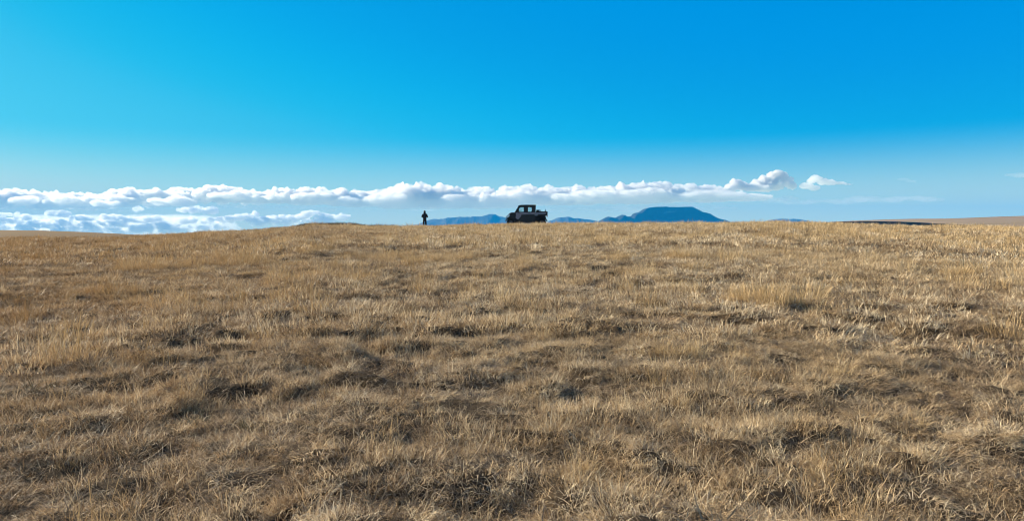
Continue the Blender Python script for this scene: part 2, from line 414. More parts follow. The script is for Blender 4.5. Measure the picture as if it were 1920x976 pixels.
lowb += [(640, 407, 9, 5, 0), (575, 404, 8, 6, 0), (605, 407, 9, 6, 3), (450, 408, 14, 5, 5)]
tag(cloud('low_cloud', lowb, cs, 66, 190, 6, YC=76000.), kind='stuff')
# thin veils under the bank
hz = [(x, rng.uniform(412, 432), rng.uniform(50, 90), rng.uniform(8, 14), rng.uniform(-20, 20)) for x in range(-160, 420, 28)]
tag(cloud('low_veil', hz, cloud_mat('low_veil_vapour', .00016), 160, 260, 21, YC=92000.), kind='stuff')
veil = []
for x0, x1, yy, h, n in ((-60, 240, 393, 5, 12), (400, 580, 387, 3.6, 9), (590, 760, 391, 3, 9), (760, 960, 390, 2.6, 8), (1030, 1150, 387, 6, 8), (1150, 1300, 383, 3, 8), (1300, 1480, 372, 3.6, 9), (1440, 1600, 378, 2.6, 8), (1600, 1750, 374, 2, 6), (1040, 1280, 393, 2.5, 8),
                        (1150, 1360, 390, 2, 8)):
    for k in range(n):
        veil.append((x0 + (x1 - x0) * (k + .5) / n, yy + rng.uniform(-1.5, 1.5), (x1 - x0) / n * 1.3, h * rng.uniform(.6, 1.1), rng.uniform(-10, 10)))
tag(cloud('thin_cloud', veil, cw, 110, 130, 9), kind='stuff')
# single clouds at the right
b1 = [(1418, 347, 10, 7, 0), (1432, 341, 10, 9, 2), (1446, 335, 11, 10, 0), (1458, 330, 10, 9.5, 2), (1468, 334, 9, 10, -2), (1476, 342, 9, 8, 4), (1482, 347, 8, 5, 0), (1450, 347, 22, 6, 4), (1400, 350, 12, 4, 6), (1425, 352, 30, 3.5, 0),
      (1378, 343, 9, 4.5, 0), (1388, 348, 10, 4, 3), (1370, 350, 14, 4, 0)]
tag(cloud('cloud', b1, cloud_mat('dense_cloud_vapour', .0075), 70, 200, 12), 'largest single white puffy cloud rising above the right end of the long cloud bank', 'cloud', 'single clouds at the right')
b2 = [(1520, 339, 7, 5, 0), (1527, 334, 7.5, 6.5, 0), (1534, 335, 7, 6, 2), (1542, 341, 9, 5, 0), (1555, 342, 11, 4, 2), (1572, 344, 13, 2.6, 0), (1588, 345.5, 11, 1.8, 0), (1512, 348, 12, 4, 3), (1525, 352, 9, 3, 0)]
tag(cloud('cloud', b2, cs, 60, 110, 15), 'smaller cloud with a trailing tail just right of the largest puffy cloud', 'cloud', 'single clouds at the right')
b3 = [(1690, 336, 9, 2.2, 0), (1700, 338, 5, 2.8, 0), (1708, 340, 8, 2.2, 0), (1716, 344, 4, 1.5, 0)]
tag(cloud('cloud', b3, cw, 50, 60, 17), 'tiny faint wisp of cloud alone in the right part of the sky', 'cloud', 'single clouds at the right')
b4 = [(1900, 328, 16, 3, 0), (1920, 329, 20, 4, 2), (1945, 330, 20, 4, 0)]
tag(cloud('cloud', b4, cw, 60, 80, 19), 'faint grey cloud wisp cut by the right edge of the picture', 'cloud', 'single clouds at the right')

# ------------------------------------------------------------------ grass
def grass_mat(name, cols, patch, trans=.22, gold=.5):
    """dry blades: per blade tint, per tuft tint and broad patches of differing grasses"""
    m, t, p = new_mat(name)
    p.inputs['Roughness'].default_value = .55; p.inputs['Specular IOR Level'].default_value = .25
    at = t.nodes.new('ShaderNodeAttribute'); at.attribute_name = 'tint'
    sep = t.nodes.new('ShaderNodeSeparateColor'); t.links.new(at.outputs['Color'], sep.inputs[0])
    oi = t.nodes.new('ShaderNodeObjectInfo')
    k = mathn(t, 'ADD', mathn(t, 'MULTIPLY', sep.outputs[0], .60), mathn(t, 'MULTIPLY', oi.outputs['Random'], .42))
    c = ramp(t, k, cols)
    f = ramp(t, pos_noise(t, patch, 4, .6), [(.42, (0, 0, 0)), (.62, (gold, gold, gold))])
    c = mixc(t, f, c, mixc(t, k, (.42, .285, .13), (.70, .52, .29)))
    f2 = ramp(t, pos_noise(t, .35, 3, .5, (1, 1.6, 1)), [(.5, (0, 0, 0)), (.72, (.28, .28, .28))])
    c = mixc(t, f2, c, (.24, .165, .11))
    # the shorter browner grass that grows on the left of the slope
    g = t.nodes.new('ShaderNodeNewGeometry'); sp = t.nodes.new('ShaderNodeSeparateXYZ'); t.links.new(g.outputs['Position'], sp.inputs[0])
    lat = mathn(t, 'DIVIDE', sp.outputs[0], mathn(t, 'ADD', sp.outputs[1], 8.))
    lat = mathn(t, 'ADD', lat, mathn(t, 'MULTIPLY', mathn(t, 'SUBTRACT', pos_noise(t, .12, 3), .5), .5))
    fl = ramp(t, mathn(t, 'ADD', mathn(t, 'MULTIPLY', lat, -1.), 0, True), [(.0, (0, 0, 0)), (.5, (1, 1, 1))])
    c = mixc(t, fl, c, mixc(t, 1., c, (.74, .64, .54), 'MULTIPLY'))
    t.links.new(c, p.inputs['Base Color'])
    tr = t.nodes.new('ShaderNodeBsdfTranslucent'); t.links.new(c, tr.inputs['Color'])
    mx = t.nodes.new('ShaderNodeMixShader'); mx.inputs[0].default_value = trans
    t.links.new(p.outputs[0], mx.inputs[1]); t.links.new(tr.outputs[0], mx.inputs[2])
    t.links.new(mx.outputs[0], t.nodes['Material Output'].inputs['Surface'])
    return m
g_short = grass_mat('dry_short_grass', [(.12, (.075, .05, .03)), (.34, (.32, .22, .125)), (.52, (.66, .50, .31)), (.74, (.96, .83, .60))], .16, gold=.5)
g_gold = grass_mat('dry_gold_grass', [(.1, (.34, .22, .10)), (.45, (.56, .40, .20)), (.8, (.76, .59, .35))], .3, gold=.3)
g_forb = grass_mat('grey_green_forb', [(.1, (.07, .065, .035)), (.5, (.13, .125, .07)), (.9, (.22, .20, .13))], .3, gold=.1, trans=.2)

g_brush = grass_mat('dark_brush', [(.1, (.022, .017, .014)), (.5, (.045, .034, .028)), (.9, (.085, .065, .05))], .3, gold=.0, trans=.1)
def tuft(name, n, R, h0, h1, wid, lean, curl, mat, seed, seg=4, stalk=0, flat=0.):
    rs = np.random.RandomState(seed)
    Vs, Qs, T = [], [], []
    for b in range(n):
        rad = R * math.sqrt(rs.rand()); th = rs.rand() * 2 * math.pi
        x0, y0 = rad * math.cos(th), rad * math.sin(th)
        out = th + rs.normal(0, .9)
        L = rs.uniform(h0, h1) * (1 - .35 * (rad / R) ** 2)
        tilt = abs(rs.normal(lean, .28)) + .25 * rad / R
        if rs.rand() < flat: tilt += rs.uniform(.5, 1.0)
        bend = rs.normal(curl, curl * .5 + .1)
        side = rs.normal(0, .5)
        wd = wid * rs.uniform(.6, 1.3)
        isst = rs.rand() < stalk
        if isst: L *= 1.25; tilt *= .5; bend *= .35; wd *= .6
        P = np.array([x0, y0, -.03]); a = tilt; az_ = out
        ang = rs.rand() * math.pi; ts = rs.rand() * .8 + .1
        base = len(Vs)
        for s in range(seg + 1):
            f = s / seg
            wv = wd * (1 - .75 * f ** 1.5)
            if isst and s >= seg - 1: wv = wd * 1.7 if s == seg - 1 else wd * .4
            wx, wy = math.cos(ang) * wv / 2, math.sin(ang) * wv / 2
            Vs.append((P[0] - wx, P[1] - wy, P[2])); Vs.append((P[0] + wx, P[1] + wy, P[2]))
            T += [(ts, f, 0)] * 2
            if s < seg:
                d = np.array([math.sin(a) * math.cos(az_), math.sin(a) * math.sin(az_), math.cos(a)])
                P = P + d * (L + .03) / seg
                a += bend / seg * (1 + f); az_ += side / seg
                Qs.append((base + 2 * s, base + 2 * s + 1, base + 2 * s + 3, base + 2 * s + 2))
    me = fast_mesh(name, Vs, Qs)
    ca = me.color_attributes.new('tint', 'FLOAT_COLOR', 'POINT')
    ca.data.foreach_set('color', np.array([(a, b, c, 1) for a, b, c in T], np.float32).ravel())
    me.materials.append(mat)
    return bpy.data.objects.new(name, me)          # a source for the instances, not in the scene itself

def scatter(name, protos, P, RT, SC, ID, label=None):
    me = bpy.data.meshes.new(name); n = len(P)
    me.vertices.add(n); me.vertices.foreach_set('co', P.astype(np.float32).ravel())
    a = me.attributes.new('rot', 'FLOAT_VECTOR', 'POINT'); a.data.foreach_set('vector', RT.astype(np.float32).ravel())
    a = me.attributes.new('scl', 'FLOAT_VECTOR', 'POINT'); a.data.foreach_set('vector', SC.astype(np.float32).ravel())
    a = me.attributes.new('pid', 'INT', 'POINT'); a.data.foreach_set('value', ID.astype(np.int32))
    ob = bpy.data.objects.new(name, me); C.objects.link(ob)
    ng = bpy.data.node_groups.new(name, 'GeometryNodeTree')
    ng.interface.new_socket('Geometry', in_out='INPUT', socket_type='NodeSocketGeometry')
    ng.interface.new_socket('Geometry', in_out='OUTPUT', socket_type='NodeSocketGeometry')
    gi = ng.nodes.new('NodeGroupInput'); go = ng.nodes.new('NodeGroupOutput'); jn = ng.nodes.new('GeometryNodeJoinGeometry')
    def named(nm, ty):
        q = ng.nodes.new('GeometryNodeInputNamedAttribute'); q.data_type = ty; q.inputs[0].default_value = nm
        return [s for s in q.outputs if s.enabled and s.name == 'Attribute'][0]
    r_, s_, i_ = named('rot', 'FLOAT_VECTOR'), named('scl', 'FLOAT_VECTOR'), named('pid', 'INT')
    for k, pr in enumerate(protos):
        oi = ng.nodes.new('GeometryNodeObjectInfo'); oi.inputs['Object'].default_value = pr; oi.inputs['As Instance'].default_value = True
        cp = ng.nodes.new('FunctionNodeCompare'); cp.data_type = 'INT'; cp.operation = 'EQUAL'
        ins = [s for s in cp.inputs if s.enabled]
        ng.links.new(i_, ins[0]); ins[1].default_value = k
        ip = ng.nodes.new('GeometryNodeInstanceOnPoints')
        ng.links.new(gi.outputs[0], ip.inputs['Points']); ng.links.new(cp.outputs[0], ip.inputs['Selection'])
        ng.links.new(oi.outputs['Geometry'], ip.inputs['Instance']); ng.links.new(r_, ip.inputs['Rotation']); ng.links.new(s_, ip.inputs['Scale'])
        ng.links.new(ip.outputs[0], jn.inputs[0])
    ng.links.new(jn.outputs[0], go.inputs[0])
    md = ob.modifiers.new('scatter', 'NODES'); md.node_group = ng
    return tag(ob, label=label, kind='stuff')

NS, MS, FS = 10, 6, 6
short_p = [tuft('short_tuft', 160, .12, .042, .118, .0038, .55, 1.8, g_short, 100 + k, flat=.35) for k in range(NS)]          # near
short_p += [tuft('short_tuft', 200, .26, .05, .13, .0078, .55, 1.2, g_short, 200 + k, flat=.3) for k in range(MS)]           # middle
short_p += [tuft('short_tuft', 220, .5, .08, .19, .018, .45, .9, g_short, 300 + k, seg=3, flat=.2) for k in range(FS)]        # far
g_dead = grass_mat('dead_litter', [(.1, (.06, .043, .028)), (.5, (.23, .165, .10)), (.9, (.56, .43, .28))], .16, gold=.15, trans=.1)
litter_p = [tuft('litter_patch', 130, .22, .05, .14, .0048, 1.35, .25, g_dead, 900 + k, seg=3) for k in range(5)]
gold_p = [tuft('gold_tuft', 95, .10, .09, .22, .0036, .22, 1.1, g_gold, 400 + k, seg=5, stalk=.25) for k in range(6)]
gold_p += [tuft('gold_tuft', 150, .30, .16, .34, .0065, .2, .7, g_gold, 500 + k, seg=4, stalk=.25) for k in range(4)]
gold_p += [tuft('gold_tuft', 150, .6, .16, .34, .014, .22, .7, g_gold, 600 + k, seg=3, stalk=.2) for k in range(4)]
rs = np.random.RandomState(11)
def band(r0, r1, dens, a0=-52, a1=52):
    A0, A1 = math.radians(a0), math.radians(a1)
    n = int(dens * .5 * (A1 - A0) * (r1 * r1 - r0 * r0))
    r = np.sqrt(rs.uniform(r0 * r0, r1 * r1, n)); a = rs.uniform(A0, A1, n)
    return r * np.sin(a), r * np.cos(a)
def grad(x, y, e=.06):
    return (height(x + e, y) - height(x - e, y)) / (2 * e), (height(x, y + e) - height(x, y - e)) / (2 * e)
def build(bands, keep, yaw_lean=True, szoff=1.):
    Ps, Rs_, Ss, Is = [], [], [], []
    for (r0, r1, dens, i0, ni, s0, s1, a0, a1) in bands:
        x, y = band(r0, r1, dens, a0, a1)
        k = rs.rand(len(x)) < keep(x, y); x, y = x[k], y[k]
        z = height(x, y); n = len(x)
        gx, gy = grad(x, y)
        tilt = .35
        rx = np.arctan(gy) * tilt + rs.normal(0, .10, n); ry = -np.arctan(gx) * tilt + rs.normal(.14, .12, n)
        rz = rs.uniform(0, 2 * math.pi, n)
        s = rs.uniform(s0, s1, n)
        hz = s * (1 + .30 * noise2(x / 1.7, y / 1.7, 41) + .5 * noise2(x / .30, y / .24, 42) * (1 - .6 * sstep(14, 30, np.hypot(x, y)))) * rs.uniform(.8, 1.25, n)
        Ps.append(np.stack([x, y, z], 1)); Rs_.append(np.stack([rx, ry, rz], 1)); Ss.append(np.stack([s, s, hz], 1)); Is.append(i0 + rs.randint(0, ni, n))
    return np.concatenate(Ps), np.concatenate(Rs_), np.concatenate(Ss), np.concatenate(Is)
def clear_lane(x, y):                                     # keep blades from growing through the person
    return 1 - .0 * x
def k_short(x, y):
    fl = .30 + .3 * sstep(9, 28, np.hypot(x, y))
    gaps = fl + (1 - fl) * sstep(-.36, .10, noise2(x / .21, y / .15, 71) + .3 * noise2(x / .55, y / .38, 72))
    return gaps * k_mound(x, y)
def k_mound(x, y):
    azd = np.degrees(np.arctan2(x, y)); knoll = (azd > -16.4) & (azd < -8.2) & (np.hypot(x, y) > 55)
    return np.where(knoll, .12, 1.) * k_mound0(x, y)
def k_mound0(x, y):
    # hummock tops and flanks carry the grass, the hollows between are thin
    return .82 + .18 * sstep(.05, .5, hummock(x, y))
def goldness(x, y):
    a = fbm2(x / 2.1, y / 1.5, 51, 3) ; b = fbm2(x / 9., y / 6., 54, 2)
    r = np.hypot(x, y); azd = np.degrees(np.arctan2(x, y))
    far = .5 * sstep(24, 45, r) * sstep(-16, 16, azd)      # the band of tall grass along the crest, thicker to the right
    return a + .5 * b + far
def k_gold(x, y):
    azd = np.degrees(np.arctan2(x, y)); knoll = (azd > -16.4) & (azd < -8.2) & (np.hypot(x, y) > 56)
    return np.where(knoll, .05, 1.) * np.clip(sstep(.12, .55, goldness(x, y)), 0, 1) * .95 + .03
S = build([(1.0, 9, 150, 0, NS, .8, 1.35, -60, 60), (9, 26, 40, NS, MS, .8, 1.25, -50, 50), (26, 96, 5.5, NS + MS, FS, .8, 1.2, -46, 46)], k_short)
L = build([(1.0, 11, 42, 0, 5, .8, 1.3, -60, 60), (11, 32, 17, 0, 5, 1.2, 1.9, -50, 50)], lambda x, y: np.ones_like(x))
nS = len(short_p); L[3][:] += nS                          # fallen stems lying flat on the soil, part of the same sward
S = tuple(np.concatenate([a_, b_]) for a_, b_ in zip(S, L))
scatter('grass', short_p + litter_p, *S)
G = build([(1.0, 9, 46, 0, 6, .55, 1.05, -60, 60), (9, 26, 9, 6, 4, .6, 1.1, -50, 50), (26, 94, 2.6, 10, 4, .6, 1.05, -46, 46)], k_gold)
scatter('golden_grass', gold_p, *G)
# ------------------------------------------------------------------ utility vehicle
def bm_obj(name, bm, mat, parent, bevel=0., smooth=False, seg=2):
    if bevel:
        bmesh.ops.bevel(bm, geom=[e for e in bm.edges if e.calc_face_angle(0) > .5], offset=bevel, segments=seg, affect='EDGES', profile=.6)
    bmesh.ops.recalc_face_normals(bm, faces=bm.faces)
    me = bpy.data.meshes.new(name); bm.to_mesh(me); bm.free()
    return link_mesh(name, me, mat, parent, smooth)
def prism(pts, y0, y1, bm=None, y0t=None):
    """side outline (x,z) extruded across the width y0..y1"""
    bm = bm or bmesh.new()
    a = [bm.verts.new((x, y0, z)) for x, z in pts]; b = [bm.verts.new((x, y1, z)) for x, z in pts]
    bm.faces.new(a); bm.faces.new(b[::-1]); n = len(pts)
    for i in range(n): bm.faces.new((a[i], b[i], b[(i + 1) % n], a[(i + 1) % n]))
    return bm
def cbox(x0, x1, y0, y1, z0, z1, bm=None):
    return prism([(x0, z0), (x1, z0), (x1, z1), (x0, z1)], y0, y1, bm)
def bar(p, q, r, bm=None, n=8):
    bm = bm or bmesh.new(); p, q = Vector(p), Vector(q); d = (q - p)
    M = Matrix.Translation((p + q) / 2) @ d.to_track_quat('Z', 'Y').to_matrix().to_4x4()
    bmesh.ops.create_cone(bm, cap_ends=True, segments=n, radius1=r, radius2=r, depth=d.length, matrix=M)
    return bm
def ring_frame(outer, inner, y0, y1):
    """a flat frame with a hole: outer and inner outlines of the same point count"""
    bm = bmesh.new(); n = len(outer)
    L = [[bm.verts.new((x, y, z)) for x, z in P] for y in (y0, y1) for P in (outer, inner)]
    for i in range(n):
        j = (i + 1) % n
        bm.faces.new((L[0][i], L[0][j], L[1][j], L[1][i])); bm.faces.new((L[2][i], L[3][i], L[3][j], L[2][j]))
        bm.faces.new((L[0][i], L[2][i], L[2][j], L[0][j])); bm.faces.new((L[1][i], L[1][j], L[3][j], L[3][i]))
    return bm
def revolve(prof, bm=None, n=32, cx=0, cz=0):
    """prof: (radius, y) revolved about the axle (y axis)"""
    bm = bm or bmesh.new(); rows = []
    for r, y in prof:
        rows.append([bm.verts.new((cx + r * math.cos(2 * math.pi * k / n), y, cz + r * math.sin(2 * math.pi * k / n))) for k in range(n)])
    for a, b in zip(rows[:-1], rows[1:]):
        for k in range(n): bm.faces.new((a[k], a[(k + 1) % n], b[(k + 1) % n], b[k]))
    return bm
M_black = simple('black_plastic', (.014, .014, .016), .42, bump=.1)
M_grey = simple('grey_body_paint', (.26, .235, .26), .35, spec=.5, var=.06)
M_dark = simple('dark_underbody', (.012, .012, .013), .7)
M_tyre = simple('tyre_rubber', (.016, .015, .014), .85, bump=.4, vscale=30)
M_rim = simple('rim_metal', (.10, .10, .105), .35, metal=.8)
M_metal = simple('bare_metal', (.45, .45, .46), .25, metal=1.)
M_seat = simple('seat_vinyl', (.02, .02, .022), .6)
M_red = simple('red_lens', (.30, .01, .01), .2)
def glass_mat():
    m = bpy.data.materials.new('window_glass'); m.use_nodes = True; t = m.node_tree; t.nodes.remove(t.nodes['Principled BSDF'])
    tr = t.nodes.new('ShaderNodeBsdfTransparent'); tr.inputs[0].default_value = (.86, .90, .90, 1)
    gl = t.nodes.new('ShaderNodeBsdfGlossy'); gl.inputs['Roughness'].default_value = .03
    n = t.nodes.new('ShaderNodeTexNoise'); n.inputs['Scale'].default_value = 9
    f = mathn(t, 'ADD', mathn(t, 'MULTIPLY', n.outputs['Fac'], .05), .04)
    mx = t.nodes.new('ShaderNodeMixShader'); t.links.new(f, mx.inputs[0]); t.links.new(tr.outputs[0], mx.inputs[1]); t.links.new(gl.outputs[0], mx.inputs[2])
    t.links.new(mx.outputs[0], t.nodes['Material Output'].inputs['Surface']); return m
M_glass = glass_mat()
M_lens = simple('headlight_lens', (.75, .78, .8), .08, metal=.3)

uz = float(height(np.array([UX]), np.array([UY]))[0])
UTV = tag(empty('utility_vehicle', (UX, UY, uz), math.radians(-1)),
          'dark four-door utility vehicle with grey side panels and open cargo bed on the grassy rise', 'utility vehicle')
OX = -1.90                                            # local x runs from the front (left) to the rear
def sx(pts): return [(x + OX, z) for x, z in pts]
W = .74
# underbody and rockers
bm = prism(sx([(.70, .34), (2.95, .34), (3.02, .60), (2.72, .98), (.95, .98), (.80, .62)]), -W + .06, W - .06)
bm_obj('chassis', bm, M_dark, UTV, .02)
for s in (-1, 1):
    bm_obj('rocker_panel', cbox(.98 + OX, 2.72 + OX, s * (W - .02) - .035, s * (W - .02) + .035, .33, .52), M_black, UTV, .01)
# frame, motor and suspension that fill the space under the bed between the rear wheels
bm = prism(sx([(2.70, .42), (3.30, .45), (3.62, .62), (3.64, .80), (3.56, .972), (2.75, .972)]), -.46, .46)
bm_obj('rear_frame', bm, M_dark, UTV, .03)
# nose
bm = prism(sx([(.12, .62), (.62, .52), (.95, .60), (.98, 1.24), (.50, 1.255), (.36, 1.20), (.14, .96), (.05, .80)]), -.50, .50)
bm_obj('front_body', bm, M_black, UTV, .03)
bm = prism(sx([(.14, .965), (.36, 1.205), (.50, 1.262), (1.00, 1.285), (1.00, 1.30), (.48, 1.285), (.33, 1.225), (.11, .975)]), -.56, .56)
hood = bm_obj('hood', bm, M_grey, UTV, .006)
bm = bmesh.new()
for k in range(4): cbox(.045 + .02 * k + OX, .10 + .02 * k + OX, -.36, .36, .66 + .06 * k, .69 + .06 * k, bm)
bm_obj('grille', bm, M_dark, UTV)
for s in (-1, 1):
    bm = prism(sx([(.10, .84), (.15, .80), (.33, .98), (.34, 1.08), (.28, 1.08), (.16, .98)]), s * .50, s * .63)
    hl = bm_obj('headlight', bm, M_lens, UTV, .012)
    # arched wheel covers, front and rear
    for (cx, nm, m_) in ((.42, 'front_fender', M_black), (3.28, 'rear_fender', M_black)):
        out, inn = [], []
        a0, a1 = (-12, 165) if cx < 1 else (15, 175)
        for k in range(15):
            a = math.radians(a0 + (a1 - a0) * k / 14)
            out.append((cx + .50 * math.cos(a), .36 + .50 * math.sin(a))); inn.append((cx + .455 * math.cos(a), .36 + .455 * math.sin(a)))
        bm = prism(sx(out + inn[::-1]), s * (W - .20), s * (W + .03))
        bm_obj(nm, bm, m_, UTV)
    # grey quarter panel that runs down behind the front wheel
    bm = prism(sx([(.90, 1.27), (.90, 1.00), (.86, .80), (1.00, .68), (1.12, .66), (1.38, .96), (1.38, 1.08), (1.02, 1.27)]), s * (W - .06), s * (W + .015))
    bm_obj('side_panel', bm, M_grey, UTV, .008)
    # two doors each side
    for (kx, pan, fr_out, fr_in, hx) in (
        (0, [(1.02, 1.275), (1.38, 1.08), (1.87, 1.09), (1.87, 1.285)],
         [(.80, 1.29), (1.87, 1.29), (1.87, 1.90), (1.62, 1.905), (1.21, 1.895), (1.08, 1.74)],
         [(1.16, 1.34), (1.60, 1.34), (1.62, 1.76), (1.54, 1.79), (1.32, 1.79), (1.17, 1.66)], 1.08),
        (1, [(1.885, 1.285), (1.885, 1.09), (2.56, 1.11), (2.62, 1.17), (2.62, 1.285)],
         [(1.885, 1.29), (2.62, 1.29), (2.64, 1.60), (2.66, 1.905), (2.10, 1.91), (1.885, 1.90)],
         [(1.99, 1.35), (2.27, 1.34), (2.34, 1.42), (2.34, 1.76), (2.28, 1.79), (1.99, 1.79)], 1.98)):
        lo = [(1.04, .56), (1.87, .56), (1.87, 1.09), (1.38, 1.08), (1.14, .70)] if kx == 0 else [(1.885, .56), (2.60, .56), (2.70, .80), (2.56, 1.11), (1.885, 1.09)]
        bm = prism(sx(lo), s * (W - .04), s * (W - .005))
        door = bm_obj('door', bm, M_black, UTV, .006)
        bm_obj('door_panel', prism(sx(pan), s * (W - .05), s * (W + .018)), M_grey, door, .006)
        y0, y1 = sorted((s * (W - .055), s * (W - .015)))
        bm_obj('window_frame', ring_frame(sx(fr_out), sx(fr_in), y0, y1), M_black, door)
        bm_obj('window_pane', prism(sx(fr_in), s * (W - .037), s * (W - .033)), M_glass, door)
        bm = cbox(hx + OX, hx + .20 + OX, s * (W + .018), s * (W + .040), 1.205, 1.235)
        bm_obj('handle', bm, M_black, door, .004)
# windscreen with its pillars, roof, rear wall
for s in (-1, 1):
    for pts, a0, a1 in (([(.78, 1.28), (.86, 1.28), (1.25, 1.90), (1.15, 1.90)], .10, .06), ([(2.60, 1.28), (2.68, 1.28), (2.70, 1.90), (2.60, 1.90)], .13, .06), ([(1.82, 1.0), (1.93, 1.0), (1.93, 1.90), (1.82, 1.90)], .13, .06)):
        bm_obj('cab_pillar', prism(sx(pts), s * (W - a0), s * (W - a1)), M_black, UTV)
bm = prism(sx([(.80, 1.295), (.815, 1.295), (1.185, 1.885), (1.17, 1.885)]), -W + .10, W - .10)
bm_obj('windscreen', bm, M_glass, UTV)
bm = prism(sx([(1.10, 1.875), (1.16, 1.925), (1.38, 1.965), (2.20, 1.975), (2.68, 1.965), (2.72, 1.93), (2.71, 1.89), (1.12, 1.862)]), -W, W)
bm_obj('roof', bm, M_black, UTV, .012)
bm = cbox(2.645 + OX, 2.685 + OX, -W + .13, W - .13, 1.0, 1.36); cbox(2.645 + OX, 2.685 + OX, -W + .13, W - .13, 1.82, 1.89, bm)
bm_obj('rear_wall', bm, M_black, UTV)
bm_obj('rear_window', cbox(2.655 + OX, 2.662 + OX, -W + .13, W - .13, 1.36, 1.82), M_glass, UTV)
# cabin: dashboard, steering wheel, seats with headrests
bm_obj('dashboard', prism(sx([(.92, 1.0), (1.18, 1.0), (1.20, 1.30), (1.05, 1.36), (.86, 1.32)]), -W + .1, W - .1), M_black, UTV, .02)
bm = bmesh.new(); rows = []
for k in range(24):
    a = 2 * math.pi * k / 24
    c = Vector((0, .175 * math.cos(a), .175 * math.sin(a))); row = []
    for q in range(8):
        b_ = 2 * math.pi * q / 8; rr_ = .016
        row.append(bm.verts.new(c * (1 + rr_ * math.cos(b_) / .175) + Vector((rr_ * math.sin(b_), 0, 0))))
    rows.append(row)
for k in range(24):
    for q in range(8): bm.faces.new((rows[k][q], rows[(k + 1) % 24][q], rows[(k + 1) % 24][(q + 1) % 8], rows[k][(q + 1) % 8]))
bar((0, -.17, 0), (0, .17, 0), .014, bm); bar((0, 0, 0), (0, 0, -.17), .014, bm); bar((-.32, 0, 0), (0, 0, 0), .022, bm)
sw = bm_obj('steering_wheel', bm, M_black, UTV, smooth=True); sw.location = (1.27 + OX, .34, 1.41); sw.rotation_euler = (0, math.radians(28), 0)
for (xs_, zt) in ((1.50, 1.46), (2.42, 1.34)):
    bm = cbox(xs_ - .45 + OX, xs_ + .08 + OX, -.62, .62, .72, .90)
    seat = bm_obj('bench_seat', bm, M_seat, UTV, .04)
    bm_obj('seat_back', prism(sx([(xs_ + .02, .86), (xs_ + .15, .86), (xs_ + .24, zt), (xs_ + .12, zt)]), -.62, .62), M_seat, seat, .03)
    if xs_ < 2:
        for y in (-.34, .34):
            bm = cbox(xs_ + .10 + OX, xs_ + .22 + OX, y - .12, y + .12, zt + .05, zt + .23); bar((xs_ + .17 + OX, y, zt - .05), (xs_ + .16 + OX, y, zt + .1), .016, bm)
            bm_obj('headrest', bm, M_seat, seat, .012)
# cargo bed
bm = cbox(2.70 + OX, 3.66 + OX, -.66, .66, .98, 1.03)
bed = bm_obj('cargo_bed', bm, M_black, UTV, .008)
for s in (-1, 1):
    bm_obj('bed_side', prism(sx([(2.70, 1.01), (3.66, 1.01), (3.68, 1.33), (2.70, 1.33)]), s * .66, s * .71), M_black, bed, .006)
    bm = prism(sx([(2.62, 1.28), (2.66, 1.13), (2.60, 1.02), (2.66, .98), (2.86, .98), (2.90, 1.10), (3.58, 1.14), (3.64, 1.27)]), s * .71, s * (W + .015))
    bm_obj('bed_panel', bm, M_grey, bed, .006)
    bm_obj('bed_rail', bar((2.72 + OX, s * .685, 1.352), (3.70 + OX, s * .685, 1.352), .02), M_black, bed, smooth=True)
    for xx in (3.16, 3.58):
        bm_obj('rail_post', bar((xx + OX, s * .685, 1.33), (xx + OX, s * .685, 1.53), .022), M_black, bed, smooth=True)
bm_obj('bed_front', cbox(2.70 + OX, 2.74 + OX, -.66, .66, 1.02, 1.34), M_black, bed, .006)
tg = bm_obj('tailgate', prism(sx([(3.66, .98), (3.72, 1.0), (3.77, 1.02), (3.76, 1.37), (3.69, 1.37)]), -.68, .68), M_black, UTV, .01)
bm_obj('handle', cbox(3.765 + OX, 3.80 + OX, -.12, .12, 1.22, 1.26), M_black, tg, .004)
for s in (-1, 1): bm_obj('tail_light', cbox(3.72 + OX, 3.785 + OX, s * .62 - .04, s * .62 + .04, .90, .97), M_red, UTV, .008)
# bumper bars
bm = bmesh.new()
for s in (-1, 1):
    bar((.12 + OX, s * .30, .52), (-.03 + OX, s * .30, .66), .024, bm); bar((-.03 + OX, s * .30, .66), (.00 + OX, s * .30, .92), .024, bm); bar((.00 + OX, s * .30, .92), (.12 + OX, s * .30, .98), .024, bm)
bar((-.03 + OX, -.34, .66), (-.03 + OX, .34, .66), .026, bm); bar((.0 + OX, -.34, .92), (.0 + OX, .34, .92), .026, bm)
bm_obj('front_bumper', bm, M_metal, UTV, smooth=True)
bm = bar((3.62 + OX, -.45, .66), (3.62 + OX, .45, .66), .03); bar((3.62 + OX, -.3, .66), (3.2 + OX, -.3, .75), .025, bm); bar((3.62 + OX, .3, .66), (3.2 + OX, .3, .75), .025, bm)
bm_obj('rear_bumper', bm, M_black, UTV, smooth=True)
